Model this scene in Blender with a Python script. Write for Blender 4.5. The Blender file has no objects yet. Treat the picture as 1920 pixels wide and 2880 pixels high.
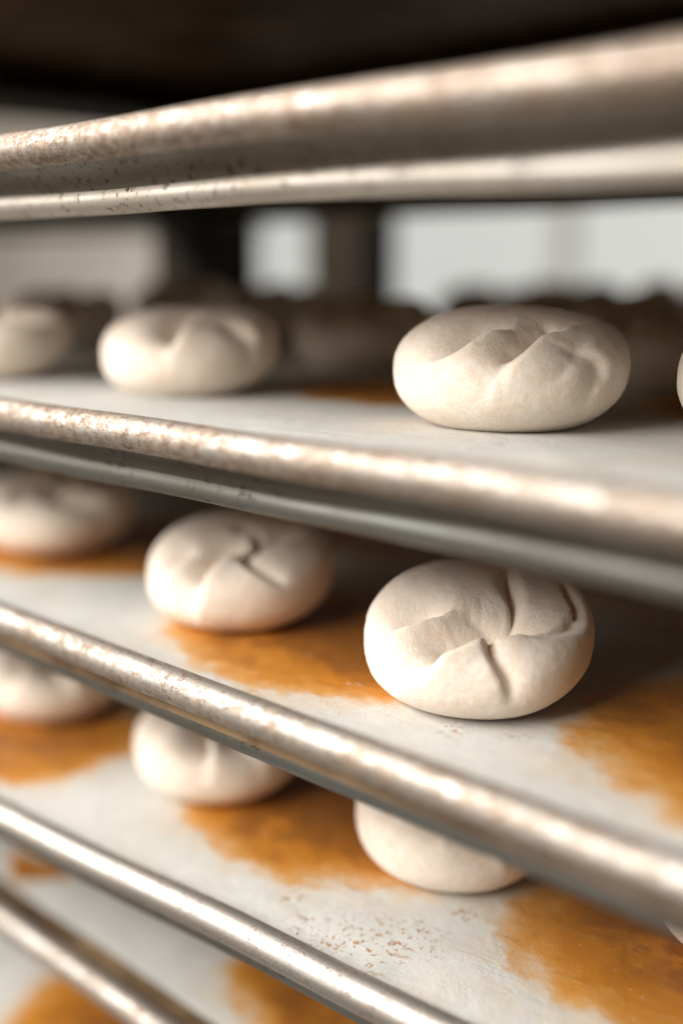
import bpy, bmesh, math
import numpy as np
from mathutils import Vector, Matrix, noise

SC = bpy.context.scene
COL = SC.collection
U = 0.066            # one bun width in metres; the layout below is in this unit
EYE = 1.25           # camera height above the bakery floor

# ------------------------------------------------------------------ camera
cam_d = bpy.data.cameras.new('camera')
cam = bpy.data.objects.new('camera', cam_d)
COL.objects.link(cam)
SC.camera = cam
fwd = Vector((-0.66584514, 0.71629573, -0.20873591))
cam.location = (0, 0, EYE)
cam.rotation_euler = fwd.to_track_quat('-Z', 'Y').to_euler()
cam_d.sensor_fit = 'HORIZONTAL'
cam_d.sensor_width = 24
cam_d.lens = 40
cam_d.clip_start = 0.01
cam_d.clip_end = 60
cam_d.dof.use_dof = True
cam_d.dof.focus_distance = 4.45 * U
cam_d.dof.aperture_fstop = 2.6

# ------------------------------------------------------------------ light
world = bpy.data.worlds.new('World')
SC.world = world
world.use_nodes = True
bg = world.node_tree.nodes['Background']
bg.inputs['Color'].default_value = (1.0, 0.74, 0.42, 1)
bg.inputs['Strength'].default_value = 0.15

def area(name, loc, target, sx, sy, watt, col):
    l = bpy.data.lights.new(name, 'AREA')
    l.shape = 'RECTANGLE'
    l.size, l.size_y = sx, sy
    l.energy = watt
    l.color = col
    o = bpy.data.objects.new(name, l)
    COL.objects.link(o)
    o.location = loc
    o.rotation_euler = (Vector(target) - Vector(loc)).to_track_quat('-Z', 'Y').to_euler()
    return o

TGT = (-3.2 * U, 3.2 * U, EYE - 1.2 * U)
ld = Vector((-0.52, -0.70, 0.62)).normalized()
area('shop_window_light', Vector(TGT) + ld * 2.0, TGT, 3.0, 1.3, 148, (1.0, 0.965, 0.92))

SC.view_settings.view_transform = 'Standard'
SC.view_settings.look = 'None'
SC.view_settings.gamma = 1
SC.view_settings.use_curve_mapping = False
SC.view_settings.exposure = 0
SC.cycles.max_bounces = 5
SC.cycles.diffuse_bounces = 4
SC.cycles.glossy_bounces = 3
SC.cycles.use_adaptive_sampling = True
SC.cycles.adaptive_threshold = 0.025
SC.cycles.use_denoising = True
SC.cycles.sample_clamp_indirect = 6

# ------------------------------------------------------------------ helpers
def W(x, y, z):
    return Vector((x * U, y * U, EYE + z * U))

def tag(o, label=None, cat=None, group=None, kind=None):
    if label: o['label'] = label
    if cat: o['category'] = cat
    if group: o['group'] = group
    if kind: o['kind'] = kind
    return o

def empty(name, loc, rz=0.0):
    o = bpy.data.objects.new(name, None)
    COL.objects.link(o)
    o.location = loc
    o.rotation_euler = (0, 0, rz)
    o.empty_display_size = 0.02
    return o

def mesh_obj(name, verts, faces, mat, parent=None, smooth=True):
    me = bpy.data.meshes.new(name)
    me.from_pydata([tuple(v) for v in verts], [], faces)
    me.validate()
    if smooth:
        me.polygons.foreach_set('use_smooth', [True] * len(me.polygons))
    me.update()
    o = bpy.data.objects.new(name, me)
    COL.objects.link(o)
    o.data.materials.append(mat)
    if parent: o.parent = parent
    return o

def box_geo(x0, x1, y0, y1, z0, z1):
    v = [(x, y, z) for z in (z0, z1) for y in (y0, y1) for x in (x0, x1)]
    f = [(0, 2, 3, 1), (4, 5, 7, 6), (0, 1, 5, 4), (2, 6, 7, 3), (0, 4, 6, 2), (1, 3, 7, 5)]
    return v, f

def box_obj(name, b, mat, parent=None, bevel=0.0):
    bm = bmesh.new()
    v, f = box_geo(*b)
    vs = [bm.verts.new(p) for p in v]
    for q in f: bm.faces.new([vs[i] for i in q])
    if bevel:
        bmesh.ops.bevel(bm, geom=list(bm.edges), offset=bevel, segments=2, affect='EDGES', profile=0.6)
    me = bpy.data.meshes.new(name)
    bm.to_mesh(me); bm.free()
    o = bpy.data.objects.new(name, me)
    COL.objects.link(o)
    me.materials.append(mat)
    if parent: o.parent = parent
    return o

def sstep(a, b, x):
    t = min(1, max(0, (x - a) / (b - a)))
    return t * t * (3 - 2 * t)

# ------------------------------------------------------------------ materials
class NT:
    def __init__(s, name):
        s.m = bpy.data.materials.new(name)
        s.m.use_nodes = True
        s.t = s.m.node_tree
        s.t.nodes.clear()
        s.out = s.n('ShaderNodeOutputMaterial')
        s.p = s.n('ShaderNodeBsdfPrincipled')
        s.l(s.p.outputs[0], s.out.inputs[0])
    def n(s, typ, **kw):
        nd = s.t.nodes.new(typ)
        for k, v in kw.items(): setattr(nd, k, v)
        return nd
    def l(s, a, b): s.t.links.new(a, b)
    def coord(s, which='Object'):
        return s.n('ShaderNodeTexCoord').outputs[which]
    def mapping(s, vec, loc=(0, 0, 0), rot=(0, 0, 0), scale=(1, 1, 1), typ='POINT'):
        m = s.n('ShaderNodeMapping', vector_type=typ)
        s.l(vec, m.inputs['Vector'])
        m.inputs['Location'].default_value = loc
        m.inputs['Rotation'].default_value = rot
        m.inputs['Scale'].default_value = scale
        return m.outputs[0]
    def noise(s, vec, scale, detail=4, rough=0.55, dist=0.0, out='Fac'):
        n = s.n('ShaderNodeTexNoise')
        s.l(vec, n.inputs['Vector'])
        n.inputs['Scale'].default_value = scale
        n.inputs['Detail'].default_value = detail
        n.inputs['Roughness'].default_value = rough
        n.inputs['Distortion'].default_value = dist
        return n.outputs[out]
    def mr(s, v, a, b, c=0.0, d=1.0, smooth=True):
        n = s.n('ShaderNodeMapRange', interpolation_type='SMOOTHSTEP' if smooth else 'LINEAR')
        s.l(v, n.inputs['Value'])
        for k, x in zip(('From Min', 'From Max', 'To Min', 'To Max'), (a, b, c, d)):
            n.inputs[k].default_value = x
        return n.outputs[0]
    def math(s, op, a, b=None, c=None):
        n = s.n('ShaderNodeMath', operation=op)
        for i, x in enumerate((a, b, c)):
            if x is None: continue
            if isinstance(x, (int, float)): n.inputs[i].default_value = x
            else: s.l(x, n.inputs[i])
        return n.outputs[0]
    def vmath(s, op, a, b=None, scale=None):
        n = s.n('ShaderNodeVectorMath', operation=op)
        for i, x in enumerate((a, b)):
            if x is None: continue
            if isinstance(x, tuple): n.inputs[i].default_value = x
            else: s.l(x, n.inputs[i])
        if scale is not None: n.inputs['Scale'].default_value = scale
        return n.outputs['Value' if op == 'LENGTH' else 'Vector']
    def mix(s, fac, a, b):
        n = s.n('ShaderNodeMix', data_type='RGBA')
        if isinstance(fac, (int, float)): n.inputs['Factor'].default_value = fac
        else: s.l(fac, n.inputs['Factor'])
        for x, i in ((a, 6), (b, 7)):
            if isinstance(x, tuple): n.inputs[i].default_value = x if len(x) == 4 else x + (1,)
            else: s.l(x, n.inputs[i])
        return n.outputs[2]
    def bump(s, h, strength, dist):
        b = s.n('ShaderNodeBump')
        b.inputs['Strength'].default_value = strength
        b.inputs['Distance'].default_value = dist
        s.l(h, b.inputs['Height'])
        s.l(b.outputs[0], s.p.inputs['Normal'])
        return b

def mat_metal(name, seed, rust=0.5, base=(0.52, 0.49, 0.45), rough=(0.46, 0.58), stretch=0.5):
    """worn aluminium with a baked-on brown film, specks and scratches"""
    s = NT(name)
    co = s.mapping(s.coord(), loc=(seed * 1.7, seed * 0.9, seed * 0.3))
    along = s.mapping(co, scale=(stretch, 1, 1))
    big = s.noise(along, 130, 5, 0.7, 0.3)
    mid = s.noise(along, 620, 6, 0.75, 0.5)
    fine = s.noise(co, 1700, 3, 0.7)
    scr = s.noise(s.mapping(co, scale=(0.03, 1, 1)), 2600, 2, 0.6)
    film = s.math('ADD', s.math('MULTIPLY', big, 0.26), s.math('ADD', s.math('MULTIPLY', mid, 0.44), s.math('MULTIPLY', fine, 0.30)))
    film = s.mr(film, 0.56 - 0.26 * rust, 0.66 - 0.24 * rust)
    speck = s.mr(s.math('ADD', s.math('MULTIPLY', mid, 0.6), s.math('MULTIPLY', fine, 0.4)), 0.54, 0.60)
    speck = s.math('MULTIPLY', speck, s.mr(big, 0.40, 0.60))
    speck = s.math('MULTIPLY', speck, 0.35 + 0.65 * rust)
    tint = s.mix(s.mr(s.noise(co, 420, 3), 0.4, 0.65), (0.16, 0.09, 0.048), (0.36, 0.255, 0.175))
    c = s.mix(s.mr(scr, 0.35, 0.7), base, tuple(0.84 * x for x in base))
    c = s.mix(s.math('MULTIPLY', film, 0.80), c, tint)
    c = s.mix(s.math('MULTIPLY', speck, 0.9), c, (0.11, 0.06, 0.035))
    s.l(c, s.p.inputs['Base Color'])
    s.l(s.math('MULTIPLY', s.math('SUBTRACT', 1.0, s.math('MAXIMUM', s.math('MULTIPLY', film, 0.35), speck)), 1.0 - 0.25 * rust), s.p.inputs['Metallic'])
    r = s.math('ADD', s.mr(fine, 0.3, 0.7, rough[0], rough[1]), s.math('MULTIPLY', film, 0.10))
    s.l(r, s.p.inputs['Roughness'])
    s.p.inputs['Specular IOR Level'].default_value = 0.4
    s.bump(s.math('ADD', s.math('MULTIPLY', scr, 0.35), s.math('ADD', s.math('MULTIPLY', mid, 0.6), s.math('MULTIPLY', speck, 0.5))), 0.2, 0.0003)
    return s.m

def mat_dull_metal(name, col, seed):
    """greyer side of the pan: oxidised, blotchy, less shiny"""
    s = NT(name)
    co = s.mapping(s.coord(), loc=(seed, seed * 2.1, 0))
    big = s.noise(s.mapping(co, scale=(0.3, 1, 1)), 40, 5, 0.6)
    sp = s.noise(co, 420, 5, 0.75, 0.5)
    spk = s.math('MULTIPLY', s.mr(sp, 0.55, 0.62), s.mr(s.noise(co, 28, 2), 0.44, 0.56))
    c = s.mix(s.mr(big, 0.35, 0.7), col, tuple(x * y for x, y in zip(col, (0.72, 0.66, 0.58))))
    c = s.mix(s.math('MULTIPLY', spk, 0.9), c, (0.035, 0.022, 0.014))
    s.l(c, s.p.inputs['Base Color'])
    s.p.inputs['Metallic'].default_value = 0.55
    s.l(s.mr(big, 0.3, 0.7, 0.36, 0.58), s.p.inputs['Roughness'])
    s.bump(sp, 0.25, 0.0004)
    return s.m

def mat_plate(name):
    s = NT(name)
    co = s.coord()
    a = s.noise(co, 30, 6, 0.65, 0.4)
    c = s.mix(s.mr(a, 0.35, 0.68), (0.11, 0.06, 0.03), (0.30, 0.20, 0.11))
    s.l(c, s.p.inputs['Base Color'])
    s.p.inputs['Metallic'].default_value = 0.3
    s.p.inputs['Roughness'].default_value = 0.6
    return s.m

def mat_paper(name, stains, seed, specks=None):
    """white greaseproof paper; stains = (x, y, rx, ry, rot) in metres in the sheet's own space"""
    s = NT(name)
    co = s.coord()
    w1 = s.vmath('SUBTRACT', s.noise(co, 38, 3, 0.55, out='Color'), (0.5, 0.5, 0.5))
    w2 = s.vmath('SUBTRACT', s.noise(s.mapping(co, rot=(0, 0, 0.5), scale=(0.8, 1.2, 1)), 170, 4, 0.7, out='Color'), (0.5, 0.5, 0.5))
    p = s.vmath('ADD', co, s.vmath('SCALE', w1, scale=0.030))
    p = s.vmath('ADD', p, s.vmath('SCALE', w2, scale=0.011))
    p = s.vmath('MULTIPLY', p, (1, 1, 0))
    d = None
    for (x, y, rx, ry, rot) in stains:
        q = s.vmath('LENGTH', s.mapping(p, loc=(x, y, 0), rot=(0, 0, rot), scale=(rx, ry, 1), typ='TEXTURE'))
        d = q if d is None else s.math('MINIMUM', d, q)
    streak = s.noise(s.mapping(co, rot=(0, 0, 0.62 + seed * 0.2), scale=(0.22, 1.5, 1)), 260, 5, 0.7, 0.6)
    blot = s.noise(co, 75, 5, 0.6, 0.3)
    fibre = s.noise(co, 900, 4, 0.7)
    paper = s.mix(s.mr(s.math('ADD', s.math('MULTIPLY', blot, 0.6), s.math('MULTIPLY', fibre, 0.4)), 0.3, 0.7),
                  (0.63, 0.625, 0.595), (0.53, 0.525, 0.50))
    paper = s.mix(s.math('MULTIPLY', s.mr(s.noise(co, 26, 3), 0.48, 0.72), 0.45), paper, (0.62, 0.53, 0.42))
    paper = s.mix(s.math('MULTIPLY', s.mr(s.noise(co, 17, 4, 0.6, 0.6), 0.45, 0.65), 0.5), paper, (0.52, 0.52, 0.485))
    bf = None
    if d is not None:
        dd = s.math('ADD', d, s.math('ADD', s.math('MULTIPLY', s.math('SUBTRACT', streak, 0.5), 0.09), s.math('MULTIPLY', s.math('SUBTRACT', blot, 0.5), 0.30)))
        edge = s.mr(dd, 1.08, 0.97)
        fringe = s.math('MULTIPLY', s.mr(dd, 1.34, 1.06), s.mr(s.math('ADD', s.math('MULTIPLY', blot, 0.5), s.math('MULTIPLY', streak, 0.5)), 0.42, 0.60))
        paper = s.mix(s.math('MULTIPLY', fringe, 0.55), paper, (0.62, 0.44, 0.26))
        deep = s.mr(dd, 1.04, 0.74)
        tone = s.mix(deep, (0.60, 0.30, 0.075), (0.50, 0.18, 0.008))
        tone = s.mix(s.math('MULTIPLY', s.mr(blot, 0.42, 0.62), s.mr(dd, 0.9, 0.4)), tone, (0.27, 0.085, 0.004))
        tone = s.mix(s.math('MULTIPLY', s.mr(streak, 0.55, 0.75), 0.38), tone, (0.66, 0.40, 0.17))
        tone = s.mix(s.math('MULTIPLY', s.mr(s.noise(co, 24, 3, 0.55, 0.5), 0.46, 0.62), s.mr(dd, 1.0, 0.6, 0.0, 0.85)), tone, (0.25, 0.08, 0.005))
        # scraped-off flecks where the white paper shows again
        fleck = s.math('MULTIPLY', s.mr(s.noise(s.mapping(co, scale=(0.6, 1.4, 1)), 330, 4, 0.75, 0.8), 0.64, 0.70), 0.6)
        paper2 = s.mix(s.math('MULTIPLY', edge, s.mr(deep, 0.0, 0.4, 0.75, 0.97)), paper, tone)
        paper = s.mix(s.math('MULTIPLY', fleck, edge), paper2, (0.72, 0.64, 0.52))
        bf = edge
    if specks:
        sp = None
        cr = s.noise(co, 430, 5, 0.7, 0.4)
        for (x, y, r) in specks:
            q = s.vmath('LENGTH', s.mapping(s.vmath('MULTIPLY', co, (1, 1, 0)), loc=(x, y, 0), scale=(r, r, 1), typ='TEXTURE'))
            v = s.math('MULTIPLY', s.mr(q, 1.1, 0.3), s.mr(cr, 0.555, 0.595))
            sp = v if sp is None else s.math('MAXIMUM', sp, v)
        paper = s.mix(s.math('MULTIPLY', sp, 0.9), paper, (0.33, 0.16, 0.045))
    s.l(paper, s.p.inputs['Base Color'])
    if bf is not None:
        s.l(s.mr(bf, 0, 1, 0.62, 0.42), s.p.inputs['Roughness'])
    else:
        s.p.inputs['Roughness'].default_value = 0.62
    s.p.inputs['Specular IOR Level'].default_value = 0.35
    s.bump(s.math('ADD', s.math('MULTIPLY', fibre, 0.3), s.math('ADD', s.math('MULTIPLY', streak, 0.25), s.noise(co, 70, 3, 0.5, 1.2))), 0.35, 0.0018)
    return s.m

def mat_dough(name, base=(0.86, 0.725, 0.60), floury=(0.92, 0.86, 0.79)):
    s = NT(name)
    co = s.coord()
    rnd = s.n('ShaderNodeObjectInfo').outputs['Random']
    v = s.vmath('ADD', co, s.vmath('SCALE', s.n('ShaderNodeCombineXYZ').outputs[0], scale=1))
    big = s.noise(co, 45, 4, 0.6, 0.4)
    mid = s.noise(co, 210, 5, 0.7, 0.3)
    fine = s.noise(co, 1300, 3, 0.75)
    c = s.mix(s.mr(big, 0.35, 0.65), base, tuple(x * y for x, y in zip(base, (0.985, 0.965, 0.935))))
    fl = s.math('MULTIPLY', s.mr(s.math('ADD', s.math('MULTIPLY', mid, 0.45), s.math('MULTIPLY', fine, 0.55)), 0.42, 0.58), s.mr(big, 0.25, 0.55, 0.3, 1.0))
    c = s.mix(s.math('MULTIPLY', fl, 0.75), c, floury)
    s.l(c, s.p.inputs['Base Color'])
    s.p.inputs['Roughness'].default_value = 0.78
    s.p.inputs['Specular IOR Level'].default_value = 0.25
    s.p.inputs['Subsurface Weight'].default_value = 0.12
    s.p.inputs['Subsurface Radius'].default_value = (1.0, 0.55, 0.3)
    s.p.inputs['Subsurface Scale'].default_value = 0.004
    s.p.inputs['Sheen Weight'].default_value = 0.15
    s.bump(s.math('ADD', s.math('MULTIPLY', mid, 0.35), s.math('MULTIPLY', fine, 0.8)), 0.48, 0.0006)
    return s.m

def mat_plain(name, col, rough=0.6, metal=0.0, nscale=20, var=0.25):
    s = NT(name)
    a = s.noise(s.coord(), nscale, 5, 0.6)
    c = s.mix(s.mr(a, 0.3, 0.7), col, tuple(x * (1 - var) for x in col))
    s.l(c, s.p.inputs['Base Color'])
    s.p.inputs['Roughness'].default_value = rough
    s.p.inputs['Metallic'].default_value = metal
    s.p.inputs['Specular IOR Level'].default_value = 0.15
    return s.m

def mat_glow(name, col, strength):
    s = NT(name)
    a = s.noise(s.coord(), 3, 2, 0.5)
    c = s.mix(s.mr(a, 0.3, 0.7), col, tuple(x * 0.94 for x in col))
    s.l(c, s.p.inputs['Emission Color'])
    s.p.inputs['Emission Strength'].default_value = strength
    s.p.inputs['Base Color'].default_value = (0.1, 0.1, 0.1, 1)
    return s.m

M_WALL = mat_dull_metal('oxidised aluminium', (0.18, 0.183, 0.172), 3.0)
M_PLATE = mat_plate('baked dark pan floor')
M_DOUGH = mat_dough('floured dough')
M_CRUST = mat_plain('dark rye crust', (0.085, 0.05, 0.022), 0.75, 0, 60, 0.5)
M_STEEL = mat_plain('dark rack steel', (0.02, 0.012, 0.006), 0.6, 0.0, 30, 0.4)
M_ROOMWALL = mat_plain('pale grey room wall', (0.60, 0.57, 0.53), 0.85, 0, 4, 0.15)
M_FRAME = mat_plain('grey window frame', (0.36, 0.37, 0.34), 0.6, 0, 8, 0.1)
M_PANE = mat_glow('overcast daylight window pane', (0.92, 0.94, 0.90), 0.56)

# ------------------------------------------------------------------ the setting: room wall with its window
WY = 30
wall = box_obj('wall', (-60 * U, 20 * U, WY * U, (WY + 2) * U, EYE - 19 * U, EYE + 22 * U), M_ROOMWALL)
tag(wall, kind='structure')
FLOOR_Z = 0.0
floor = box_obj('floor', (-70 * U, 22 * U, -12 * U, (WY + 2) * U, FLOOR_Z - 0.05, FLOOR_Z), mat_plain('brown floor tiles', (0.16, 0.12, 0.09), 0.5, 0, 6, 0.3))
tag(floor, kind='structure')

win = empty('window', W(-21, WY, -4))
tag(win, 'bright daylight window with thin grey mullions, blurred behind the rack', 'window')
def win_box(name, x0, x1, y0, y1, z0, z1, mat):
    b = ((x0 + 21) * U, (x1 + 21) * U, (y0 - WY) * U, (y1 - WY) * U, (z0 + 4) * U, (z1 + 4) * U)
    return box_obj(name, b, mat, win)
edges = [-32.3, -27.8, -18.6, -9.4]
for a, b in zip(edges[:-1], edges[1:]):
    win_box('pane', a + .12, b - .12, WY - .25, WY - .1, -4, 5, M_PANE)
for e in edges:
    win_box('mullion', e - .3, e + .3, WY - .5, WY - .02, -4.3, 5.3, M_FRAME)
win_box('sill', -33, -8.7, WY - 1.0, WY - .02, -4.9, -4.31, M_FRAME)

# ------------------------------------------------------------------ sheet pans
PAN_L, PAN_D = 10.0, 5.3
PAN_H = 0.35

def ring_path(L, Dp, rad, nf, ns, nc):
    """rounded rectangle as (point, outward normal), front edge finely divided"""
    pts = []
    def seg(p0, p1, n, nrm):
        for i in range(n):
            t = i / n
            pts.append((Vector((p0[0] + (p1[0] - p0[0]) * t, p0[1] + (p1[1] - p0[1]) * t)), Vector(nrm)))
    def arc(c, a0, n):
        for i in range(n):
            a = a0 + math.pi / 2 * i / n
            nn = Vector((math.cos(a), math.sin(a)))
            pts.append((Vector(c) + nn * rad, nn))
    seg((rad, 0), (L - rad, 0), nf, (0, -1));      arc((L - rad, rad), -math.pi / 2, nc)
    seg((L, rad), (L, Dp - rad), ns, (1, 0));      arc((L - rad, Dp - rad), 0, nc)
    seg((L - rad, Dp), (rad, Dp), ns, (0, 1));     arc((rad, Dp - rad), math.pi / 2, nc)
    seg((0, Dp - rad), (0, rad), ns, (-1, 0));     arc((rad, rad), math.pi, nc)
    return pts

def sweep(path, prof, closed_prof, warp):
    V, Fc = [], []
    m = len(prof)
    for (p, n) in path:
        dz, dn = warp(p)
        for (ins, z) in prof:
            q = p - n * (ins + dn)
            V.append(Vector((q.x, q.y, z + dz)) * U)
    N = len(path)
    for i in range(N):
        j = (i + 1) % N
        for k in range(m if closed_prof else m - 1):
            l = (k + 1) % m
            Fc.append((i * m + k, j * m + k, j * m + l, i * m + l))
    return V, Fc

def make_pan(x_left, y_front, z_rim, seed, label, rz=0.0, rust=0.5, plate_z=-0.085, rim_stretch=0.5, has_plate=True, wall_mat=None, lip_mat=None):
    pan = empty('sheet_pan', W(x_left, y_front, z_rim - PAN_H), rz)
    tag(pan, label, 'sheet pan', 'sheet pans stacked in the rack')
    path = ring_path(PAN_L, PAN_D, 0.5, 260, 40, 8)
    def warp(p):
        q = Vector((p.x * 0.9, p.y * 0.9, seed * 7.3))
        q2 = Vector((p.x * 4.0, p.y * 4.0, seed * 3.1))
        return (noise.noise(q) * 0.012 + noise.noise(q2) * 0.001, noise.noise(q + Vector((9, 4, 2))) * 0.010 + noise.noise(q2 + Vector((3, 8, 1))) * 0.001)
    r = 0.0725
    H = PAN_H
    rim_p = [(r - r * math.cos(2 * math.pi * k / 20), H - r + r * math.sin(2 * math.pi * k / 20)) for k in range(20)]
    v, f = sweep(path, rim_p, True, warp)
    mesh_obj('rim', v, f, mat_metal('worn rim aluminium', seed, rust, stretch=rim_stretch), pan)
    wall_p = [(.085, H - .128), (.112, H - .146), (.146, H - .170), (.176, H - .200), (.195, H - .232), (.198, H - .246),
              (.190, H - .258), (.184, H - .275), (.184, H - .298), (.194, H - .320), (.222, H - .336), (.30, H - .338), (.40, H - .325), (.44, H - .305)]
    v, f = sweep(path, wall_p[:6], False, warp)
    mesh_obj('side_wall', v, f, wall_mat or M_WALL, pan)
    v, f = sweep(path, wall_p[5:], False, warp)
    mesh_obj('bottom_lip', v, f, lip_mat or M_WALL, pan)
    if has_plate:
        t = 0.05
        z1 = H + plate_z
        box_obj('base_plate', (.10 * U, (PAN_L - .10) * U, .10 * U, (PAN_D - .10) * U, (z1 - t) * U, z1 * U), M_PLATE, pan)
    return pan

XL = -9.2
PANS = {}
#            x_left   y_front  z_rim    seed  yaw
PANS['top'] = make_pan(XL, 2.60, 1.80, 1, 'dark underside of the pan above all others, at the top edge of the picture', rust=0.8)
PANS['A'] = make_pan(XL, 2.60, 0.548, 2, 'tarnished pan seen edge-on from slightly below, highest of the visible rims', rust=0.58, plate_z=-0.06, wall_mat=mat_dull_metal('paler oxidised aluminium', (0.20, 0.18, 0.152), 8.0), lip_mat=mat_dull_metal('lip with painted light', (0.52, 0.48, 0.43), 9.0))  # lip colour brightened to stand in for light caught along it
PANS['A'].rotation_euler.x = math.radians(2.6)   # it sits a little higher at the back
PANS['B'] = make_pan(XL, 2.60, -0.555, 3, 'rust-browned pan whose shallow-sloping rim holds the topmost visible buns', rust=0.50)
PANS['C'] = make_pan(XL, 2.60, -1.54, 4, 'worn pan crossing the middle of the picture, holding the pinwheel bun in sharp focus', rust=0.46, plate_z=-0.16)
yd = math.atan2(2.777 - 2.604, -2.238 + 4.682)
PANS['D'] = make_pan(-4.682 - 4.5 * math.cos(yd), 2.604 - 4.5 * math.sin(yd), -2.58, 5, 'bright scratched pan set slightly askew, holding speckled paper', yd, rust=0.25)
PANS['E'] = make_pan(XL, 2.95, -3.60, 6, 'blurred pan pushed further in, crossing the lower left corner', rust=0.4)
PANS['F'] = make_pan(XL, 2.60, -4.66, 7, 'lowest pan, only its paper showing in the bottom left corner', rust=0.4)

# ------------------------------------------------------------------ parchment sheets
def make_paper(x0, x1, y0, y1, z, seed, label, stains, specks=None, rz=0.0, pivot=None, nx=150, ny=80, amp=0.012):
    o_x, o_y = x0, y0
    V, Fc = [], []
    for j in range(ny + 1):
        for i in range(nx + 1):
            x = (x1 - x0) * i / nx
            y = (y1 - y0) * j / ny
            ex = 0.03 * noise.noise(Vector((y * 1.5, seed * 3.3, 0))) if i in (0, nx) else 0
            ey = 0.02 * noise.noise(Vector((x * 1.2, seed * 5.1, 2))) if j in (0, ny) else 0
            h = amp * (noise.noise(Vector((x * 0.8, y * 0.9, seed))) + 0.5 * noise.noise(Vector((x * 2.1 + y, y * 1.4, seed + 5))))
            # a few long soft creases
            for k, (cxk, ang) in enumerate(((1.9, 0.5), (4.2, -0.35), (6.1, 0.8))):
                dd = (x - cxk) * math.cos(ang) + (y - 1.4) * math.sin(ang)
                h += 0.016 * math.exp(-(dd / 0.05) ** 2) * (0.5 + 0.5 * noise.noise(Vector((y, x, k + seed))))
            V.append(Vector((x + ex, y + ey, abs(h) * 1.0 + 0.004)) * U)
    for j in range(ny):
        for i in range(nx):
            a = j * (nx + 1) + i
            Fc.append((a, a + 1, a + nx + 2, a + nx + 1))
    st = [((x - o_x) * U, (y - o_y) * U, rx * U, ry * U, r) for (x, y, rx, ry, r) in stains]
    sp = [((x - o_x) * U, (y - o_y) * U, r * U) for (x, y, r) in specks] if specks else None
    o = mesh_obj('parchment_paper', V, Fc, mat_paper('stained parchment', st, seed, sp))
    o.location = W(o_x, o_y, z)
    if pivot:
        m = Matrix.Translation(W(pivot[0], pivot[1], 0)) @ Matrix.Rotation(rz, 4, 'Z') @ Matrix.Translation(-W(pivot[0], pivot[1], 0))
        q = m @ o.location
        o.location = q
        o.rotation_euler.z = rz
    tag(o, label, 'parchment paper', 'sheets of parchment lining the pans')
    return o

ZB, ZC, ZD, ZE, ZF = -0.63, -1.69, -2.66, -3.68, -4.74
make_paper(-9.05, .65, 2.75, 7.75, ZB - .006, 1, 'white floury parchment under the topmost visible buns, faint tan stains', [(-3.85, 4.65, .60, .62, .3), (-1.9, 5.25, .85, .75, 0), (-6.2, 5.2, .7, .6, .2)])
make_paper(-9.05, .65, 2.77, 7.75, ZC - .006, 2, 'white parchment with orange stains under the bun in sharp focus', [(-3.47, 3.72, .86, .72, -.1), (-5.95, 4.02, .92, .76, 0), (-1.28, 4.02, .92, .95, .2), (-4.6, 5.6, .8, .7, 0), (-2.5, 5.6, .8, .7, 0)],
           specks=[(-2.42, 3.22, .10), (-2.2, 3.3, .08)])
make_paper(-8.95, .65, 2.86, 7.6, ZD - .006, 3, 'speckled white parchment with deep amber patches on the askew pan', [(-5.55, 3.5, .74, .64, 0), (-3.52, 3.88, .80, .70, -.1), (-1.48, 4.02, .96, .88, .3), (-7.6, 3.7, .7, .6, 0)],
           specks=[(-2.74, 3.02, .30), (-3.16, 3.11, .10), (-2.92, 2.92, .12), (-2.50, 3.5, .12), (-2.58, 3.2, .2), (-3.0, 3.0, .12)], rz=yd, pivot=(-3.4, 2.70))
make_paper(-8.95, .65, 3.24, 8.0, ZE - .006, 4, 'shaded parchment with a small orange smear beneath the askew pan', [(-5.82, 3.47, .27, .13, .2), (-3.55, 3.9, .75, .55, 0)])
make_paper(-8.95, .65, 2.78, 7.6, ZF - .006, 5, 'blurred white parchment with an orange patch in the bottom left corner', [(-5.4, 3.62, .75, .6, 0), (-3.3, 3.7, .8, .6, 0)])

# ------------------------------------------------------------------ dough buns
PHI0 = math.radians(43)          # picture-right direction on the ground

# folds of the four buns that show best: (line on the skin in bun radii, side of the hollow, depth, hollow width, sharpness)
C1F = [
    ([(.446, -.394, .77), (.514, -.518, .702), (.617, -.596, .616), (.722, -.619, .518), (.783, -.61, .421), (.79, -.597, .25)], -1, .11, .12, .50),
    ([(.521, -.314, .768), (.426, -.412, .77), (.355, -.525, .753), (.289, -.676, .708), (.2, -.819, .649), (.157, -.931, .554), (.081, -.991, .44)], 1, .27, .32, .12),
    ([(.111, -.294, .877), (.233, -.271, .858), (.358, -.258, .832), (.507, -.304, .776)], 1, .07, .09, .40),
    ([(-.376, -.82, .68), (-.266, -.708, .775), (-.181, -.58, .832), (-.085, -.461, .864)], -1, .17, .28, .08),
    ([(-.067, .655, 1.014), (.014, .436, 1.011), (.186, .241, .964), (.347, .091, .909), (.465, -.061, .85), (.521, -.203, .799), (.525, -.311, .768)], 1, .13, .12, .55),
    ([(.118, .058, .945), (.117, -.085, .92), (.215, -.223, .873)], 1, .022, .05, .60),
    ([(.525, -.311, .768), (.66, -.217, .747), (.794, -.095, .727), (.875, .108, .736), (.878, .276, .754)], -1, .06, .10, .40),
    ([(.862, .284, .768), (.756, .417, .842), (.61, .526, .908), (.415, .651, .957)], -1, .05, .06, .50),
]
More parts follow.
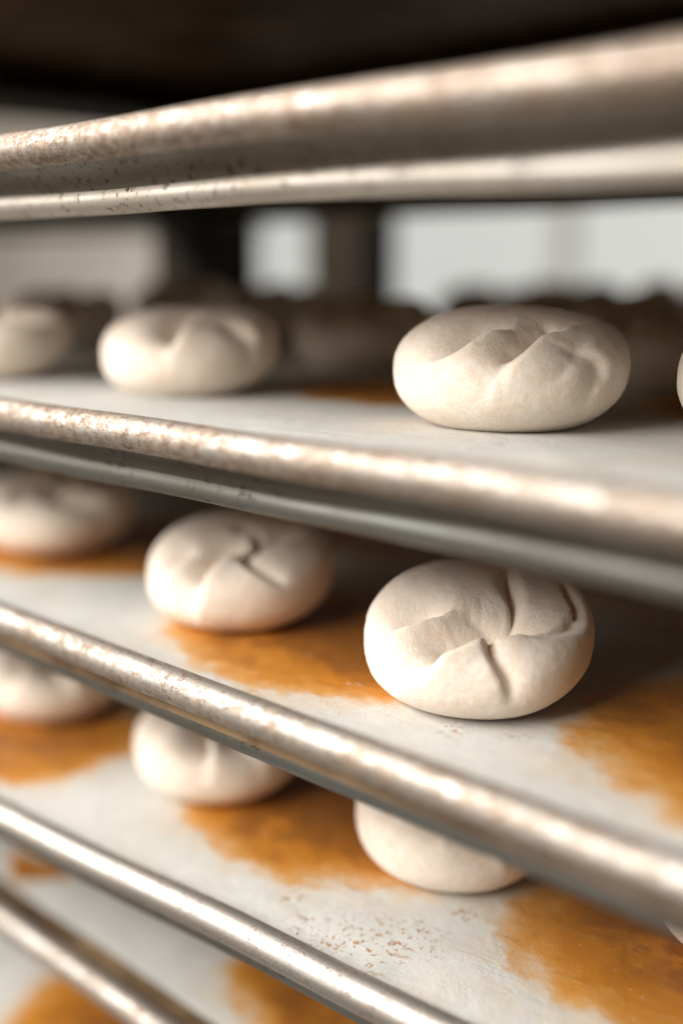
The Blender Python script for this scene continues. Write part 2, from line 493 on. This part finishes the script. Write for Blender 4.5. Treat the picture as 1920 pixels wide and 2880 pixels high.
B1F = [
    ([(-.096, -.949, .629), (.045, -.879, .712), (.103, -.726, .803), (.153, -.559, .858), (.259, -.406, .881)], -1, .16, .24, .12),
    ([(.473, -.873, .503), (.497, -.807, .619), (.518, -.708, .699), (.529, -.55, .777), (.512, -.389, .832), (.579, -.222, .849)], -1, .15, .22, .20),
    ([(.387, -.123, .903), (.519, -.147, .876), (.623, -.25, .83)], 1, .08, .06, .60),
    ([(.982, -.19, .474), (.978, -.162, .573), (.92, -.236, .66), (.857, -.303, .694)], -1, .05, .18, .05),
    ([(.819, -.572, .451), (.873, -.416, .599), (.874, -.2, .725)], -1, .025, .14, .05),
]
C2F = [
    ([(.305, -.943, .468), (.274, -.863, .626), (.263, -.746, .716), (.274, -.587, .788), (.307, -.377, .846)], -1, .24, .30, .10),
    ([(-.166, -.891, .667), (-.157, -.749, .776), (-.076, -.603, .839)], -1, .10, .20, .10),
    ([(.42, -.383, .816), (.591, -.423, .745), (.741, -.389, .684), (.865, -.332, .614), (.952, -.244, .53)], -1, .12, .12, .50),
    ([(-.111, .001, .98), (.108, .025, .954), (.283, -.012, .921), (.376, -.111, .886), (.4, -.244, .855), (.42, -.383, .816)], -1, .14, .14, .50),
    ([(.422, -.086, .88), (.497, .092, .895), (.543, .35, .916)], -1, .16, .22, .15),
]
B2F = [
    ([(.54, -.764, .581), (.469, -.656, .692), (.372, -.435, .798), (.231, -.092, .882)], -1, .28, .22, .25),
    ([(.677, -.052, .796), (.817, .019, .751), (.97, .043, .61)], 1, .10, .20, .10),
]

def spiral_folds(grooves, swirl, off):
    """pinwheel folds for the other buns: grooves = (angle in degrees, depth, reach)"""
    out = []
    for g in grooves:
        a0 = math.radians(g[0]) + PHI0
        pts = []
        for i in range(7):
            t = i / 6
            sr = 0.05 + t * (min(g[2], 1.0) - 0.07)
            a = a0 - swirl * (1 - sr) ** 1.4
            k = max(0, 1 - sr)
            pts.append((sr * math.cos(a) + off[0] * k, sr * math.sin(a) + off[1] * k, None))
        out.append((pts, 1, 0.20 * g[1], 0.24, 0.3))
    return out

def catmull(pts, n=5):
    P = [np.array(p, float) for p in pts]
    P = [2 * P[0] - P[1]] + P + [2 * P[-1] - P[-2]]
    out = []
    for i in range(1, len(P) - 2):
        p0, p1, p2, p3 = P[i - 1:i + 3]
        for k in range(n):
            t = k / n
            out.append(0.5 * (2 * p1 + (p2 - p0) * t + (2 * p0 - 5 * p1 + 4 * p2 - p3) * t * t + (3 * p1 - p0 - 3 * p2 + p3) * t ** 3))
    out.append(P[-2])
    return np.array(out)

def bun(x, y, zf, R, H, seed, label, folds, nphi=128, nt=64, mat=None, swirl=0.75, off=(.2, -.1), lump=0.016, depth=1.0, lean=0.15, roll=0.16, power=2.7,
        group='pinwheel-folded dough buns', name='dough_bun', cat='dough bun'):
    """hand-folded bun: a flattened round with creases pressed into its skin"""
    zm = 0.46
    if not isinstance(folds[0][0], list):
        folds = spiral_folds(folds, swirl, off)
    e = 2 / power
    def place(px, py, z):
        return H / R * z * (1 - lean * (px * .681 - py * .732)) + roll * np.maximum(0, px * .732 + py * .681 - .15) ** 2
    a = np.linspace(0, math.pi, nt + 1)[:, None]
    ph = (np.arange(nphi) * 2 * math.pi / nphi)[None, :]
    c, s_ = np.cos(a), np.abs(np.sin(a))
    rho = s_ ** e
    z = np.where(c >= 0, zm + (1 - zm) * np.abs(c) ** e, zm - zm * 1.2 * np.abs(c) ** (2 / 2.3))
    z = np.maximum(z, 0)
    px, py = rho * np.cos(ph), rho * np.sin(ph)
    z = z + 0 * ph
    B = np.stack([px, py, place(px, py, z)], -1).reshape(-1, 3)
    Nn = np.stack([s_ * np.cos(ph) * .9, s_ * np.sin(ph) * .9, c + 0 * ph], -1).reshape(-1, 3)
    cz = (c + 0 * ph).reshape(-1)
    zr = z.reshape(-1)
    press = np.zeros(len(B)); puff = np.zeros(len(B))
    for (pts, side, dep, wid, nar) in folds:
        q = []
        for (x_, y_, z_) in pts:
            if z_ is None:
                r_ = min(0.995, math.hypot(x_, y_))
                zt = zm + (1 - zm) * max(0, 1 - r_ ** (2 / e)) ** (e / 2)
                z_ = float(place(x_, y_, zt))
            q.append((x_, y_, z_))
        L = catmull(q, 8)
        # meander a little so no two folds are alike
        for k in range(len(L)):
            L[k] += np.array(noise.noise_vector(Vector((L[k][0] * 4, L[k][1] * 4, seed * 3.7)))) * 0.014
        best = np.full(len(B), 1e9); sg = np.ones(len(B)); tt = np.zeros(len(B))
        seg = np.linalg.norm(np.diff(L, axis=0), axis=1); cum = np.concatenate([[0], np.cumsum(seg)]) / max(seg.sum(), 1e-9)
        for k in range(len(L) - 1):
            d = L[k + 1] - L[k]
            t = np.clip(((B - L[k]) @ d) / (d @ d + 1e-12), 0, 1)
            v = B - L[k] - t[:, None] * d
            dist = np.linalg.norm(v, axis=1)
            m = dist < best
            cr = np.einsum('ij,ij->i', np.cross(d, Nn), B - L[k])
            best[m] = dist[m]; sg[m] = np.sign(cr[m]); tt[m] = (cum[k] + t * (cum[k + 1] - cum[k]))[m]
        tapers = []
        for end in (pts[0], pts[-1]):
            near = sum(1 for f2 in folds for p2 in (f2[0][0], f2[0][-1]) if math.hypot(p2[0] - end[0], p2[1] - end[1]) < .13)
            tapers.append(.10 if near > 1 else .45)
        hol = sg == side
        wide = np.zeros(len(B)); line = np.zeros(len(B)); bulge = np.zeros(len(B))
        for k in range(len(L)):
            a1, a2 = min(1, cum[k] / tapers[0]), min(1, (1 - cum[k]) / tapers[1])
            wk = a1 * a1 * (3 - 2 * a1) * a2 * a2 * (3 - 2 * a2)
            if wk < .02: continue
            dk = np.linalg.norm(B - L[k], axis=1)
            wl = min(1, 2 * wk)
            wide = np.maximum(wide, wk * np.exp(-(dk / wid) ** 1.7))
            bulge = np.maximum(bulge, wk * np.exp(-(dk / .22) ** 2))
            line = np.maximum(line, wl * np.exp(-(dk / .034) ** 2))
        steep = np.exp(-(best / .055) ** 1.8)
        v = dep * 1.65 * np.where(hol, nar * line + (1 - nar) * wide, nar * line + (1 - nar) * wide * steep)
        press = np.maximum(press, v) + 0.3 * np.minimum(press, v)
        puff = np.maximum(puff, np.where(hol, 0, dep * .22 * bulge * (1 - steep)))
    g = (puff - press).reshape(nt + 1, nphi)
    for _ in range(2 if nphi > 200 else 1):
        g = 0.5 * g + 0.25 * (np.roll(g, 1, 1) + np.roll(g, -1, 1))
        g[1:-1] = 0.5 * g[1:-1] + 0.25 * (g[:-2] + g[2:])
    g = g.reshape(-1)
    lum = np.empty(len(B))
    for k in range(len(B)):
        nv = Vector((B[k][0] * 1.6 + seed * 2.7, B[k][1] * 1.6, B[k][2] * 1.6 + seed))
        lum[k] = lump * (noise.noise(nv) * 1.6 + 0.35 * noise.noise(nv * 2.7)) + 0.004 * noise.noise(nv * 8) + 0.0022 * noise.noise(nv * 22)
    disp = g * depth + lum
    low = np.clip(zr / .25, 0, 1); low = low * low * (3 - 2 * low)
    disp = np.where(cz < 0, disp * low, disp)
    Nz = Nn.copy(); Nz[:, 2] = np.where(cz > 0, Nz[:, 2], Nz[:, 2] * .2)
    P = (B + Nz * disp[:, None]) * R * U
    P[:, 2] = np.maximum(P[:, 2], 0)
    Fc = []
    for i in range(nt):
        for k in range(nphi):
            l = (k + 1) % nphi
            Fc.append((i * nphi + k, (i + 1) * nphi + k, (i + 1) * nphi + l, i * nphi + l))
    o = mesh_obj(name, P.tolist(), Fc, mat or M_DOUGH)
    bm = bmesh.new(); bm.from_mesh(o.data)
    bmesh.ops.remove_doubles(bm, verts=list(bm.verts), dist=1e-5)
    for fc in bm.faces: fc.smooth = True
    bm.to_mesh(o.data); bm.free()
    o.location = W(x, y, zf)
    tag(o, label, cat, group)
    return o

bun(-2.605, 3.609, ZC, .464, .443, 11, 'sharply focused pinwheel bun with deep swirled folds, centre right', C1F, 320, 160, lean=.25, roll=.22)
bun(-4.101, 3.683, ZC, .466, .45, 12, 'slightly soft pinwheel bun on the orange stain left of the sharp one', C2F, 220, 110, lean=.2)
bun(-6.03, 3.90, ZC, .48, .45, 13, 'blurred bun with a looped fold at the left edge, right under the second rim', [(-40, 1, 1), (-110, .8, .9), (60, 1, .9), (150, .9, .9)], swirl=1.2)
bun(-2.721, 3.957, ZB, .485, .478, 21, 'smooth pale bun in focus on the topmost visible pan, diagonal creases on its face', B1F, 320, 160, lean=.1, roll=.10, power=2.35)
bun(-4.675, 3.872, ZB, .461, .423, 22, 'blurred bun with a notched top, left of the focused one on the topmost visible pan', B2F, 160, 80)
bun(-6.2, 3.62, ZB, .46, .44, 23, 'out-of-focus bun cut by the left edge of the topmost visible pan', [(-100, .8, 1), (-20, .8, 1), (60, .8, .9), (140, .8, .9)])
bun(-1.68, 4.40, ZB, .46, .44, 24, 'bun barely entering at the right edge, level with the topmost visible rim', [(-100, .8, 1), (-20, .8, 1), (60, .8, .9), (140, .8, .9)])
# back rows of the same pan
BG = [(-120, .9, 1), (-50, .9, 1), (20, .8, .9), (90, .8, .9), (160, .8, .9)]
bun(-5.0, 5.62, ZB, .48, .46, 25, 'dim bun in the shade between the two front buns, second row', BG)
bun(-8.25, 5.5, ZB, .48, .46, 26, 'shadowy brown-looking bun behind the left-edge bun, second row', BG)
bun(-3.05, 5.75, ZB, .48, .47, 27, 'dark shaded bun behind the focused bun, second row at the right', BG)
bun(-8.55, 6.95, ZB, .47, .52, 28, 'small pale blur rising behind the notched bun, back row left', BG)
bun(-7.25, 7.05, ZB, .47, .50, 29, 'pale blurred bun below the bright gap between two dark posts, back row', BG)
# pan D
bun(-2.90, 3.89, ZD, .46, .45, 31, 'bun half hidden under the middle rim, beside the deep amber patch', [(-75, .8, 1), (-105, .55, .9), (-140, .5, .9), (-20, .7, 1), (60, .8, .9), (130, .8, .9)], 220, 110)
bun(-4.31, 3.71, ZD, .46, .45, 32, 'blurred notched bun under the middle rim, second from the left edge', [(-95, 1.1, 1), (-60, .8, 1), (-150, .5, .9), (20, .8, .9), (95, .8, .9)], 160, 80)
bun(-5.88, 3.71, ZD, .47, .45, 33, 'blurred bun at the left edge beneath the middle rim, above an orange stain', [(-110, 1.0, 1), (-65, 1.0, 1), (-10, .8, .9), (80, .8, .9)], 160, 80)
bun(-1.56, 4.22, ZD, .46, .44, 34, 'sliver of a bun at the right edge under the middle rim', BG)

# ------------------------------------------------------------------ rack that carries the pans
rack = empty('bakery_rack', W(XL - .3, 2.7, -(EYE / U)))
tag(rack, 'dark steel bakery rack carrying the pans, its rear post a blurred dark bar', 'rack')
def rack_box(name, x0, x1, y0, y1, z0, z1, mat=None):
    ox, oy, oz = XL - .3, 2.7, -(EYE / U)
    return box_obj(name, ((x0 - ox) * U, (x1 - ox) * U, (y0 - oy) * U, (y1 - oy) * U, (z0 - oz) * U, (z1 - oz) * U), mat or M_STEEL, rack, bevel=0.002)
for px in (XL - .52, XL + PAN_L + .35):
    for py in (1.2, 7.95):
        rack_box('upright', px - .48, px + .22, py, py + .9, -(EYE / U), 4.5)
for k, (zr) in enumerate((1.80, 0.548, -.555, -1.54, -2.58, -3.60, -4.66)):
    zt = zr - PAN_H - .012
    for xa, xb in ((XL - .07, XL + .55), (XL + PAN_L - .55, XL + PAN_L + .07)):
        rn = rack_box('runner', xa - .75 * (xa < -5), xb + .75 * (xa > -5), 2.75, 8.2, zt - .05, zt)
        if k == 1:
            for vt in rn.data.vertices: vt.co.z += (vt.co.y - 0.0) * math.tan(math.radians(2.6)) - .006 * U

# ------------------------------------------------------------------ second rack behind with dark loaves
rb = empty('bakery_rack', W(-11.6, 12, -(EYE / U)))
tag(rb, 'second dark rack standing behind, its post beside the bright window', 'rack')
def rb_box(name, x0, x1, y0, y1, z0, z1, mat=None):
    ox, oy, oz = -11.6, 12, -(EYE / U)
    return box_obj(name, ((x0 - ox) * U, (x1 - ox) * U, (y0 - oy) * U, (y1 - oy) * U, (z0 - oz) * U, (z1 - oz) * U), mat or M_STEEL, rb, bevel=0.003)
rb_box('upright', -12.0, -10.9, 12.2, 12.9, -(EYE / U), 5)
rb_box('upright', -1.0, -.2, 12.2, 12.9, -(EYE / U), 5)
rb_box('shelf', -11.9, 0, 9.8, 12.19, -.95, -.80)
rb_box('shelf', -11.9, 0, 9.8, 12.19, 2.6, 2.75)
for i, (x, y, h) in enumerate(((-7.6, 10.6, .62), (-6.5, 10.5, .68), (-5.35, 10.6, .66), (-4.2, 10.5, .60))):
    bun(x, y, -.80, .60, h, 41 + i, ['dark loaf directly beside the rear rack post', 'dark round-topped loaf silhouetted against the window above the focused bun', 'dark double-humped loaf silhouetted against the window, right', 'dark loaf at the right edge behind the rack'][i],
        [(-90, 1, 1), (0, 1, 1), (90, 1, 1), (180, 1, 1)], 72, 36, mat=M_CRUST, lump=.10, group='dark loaves on the rear rack', name='dark_loaf', cat='loaf')
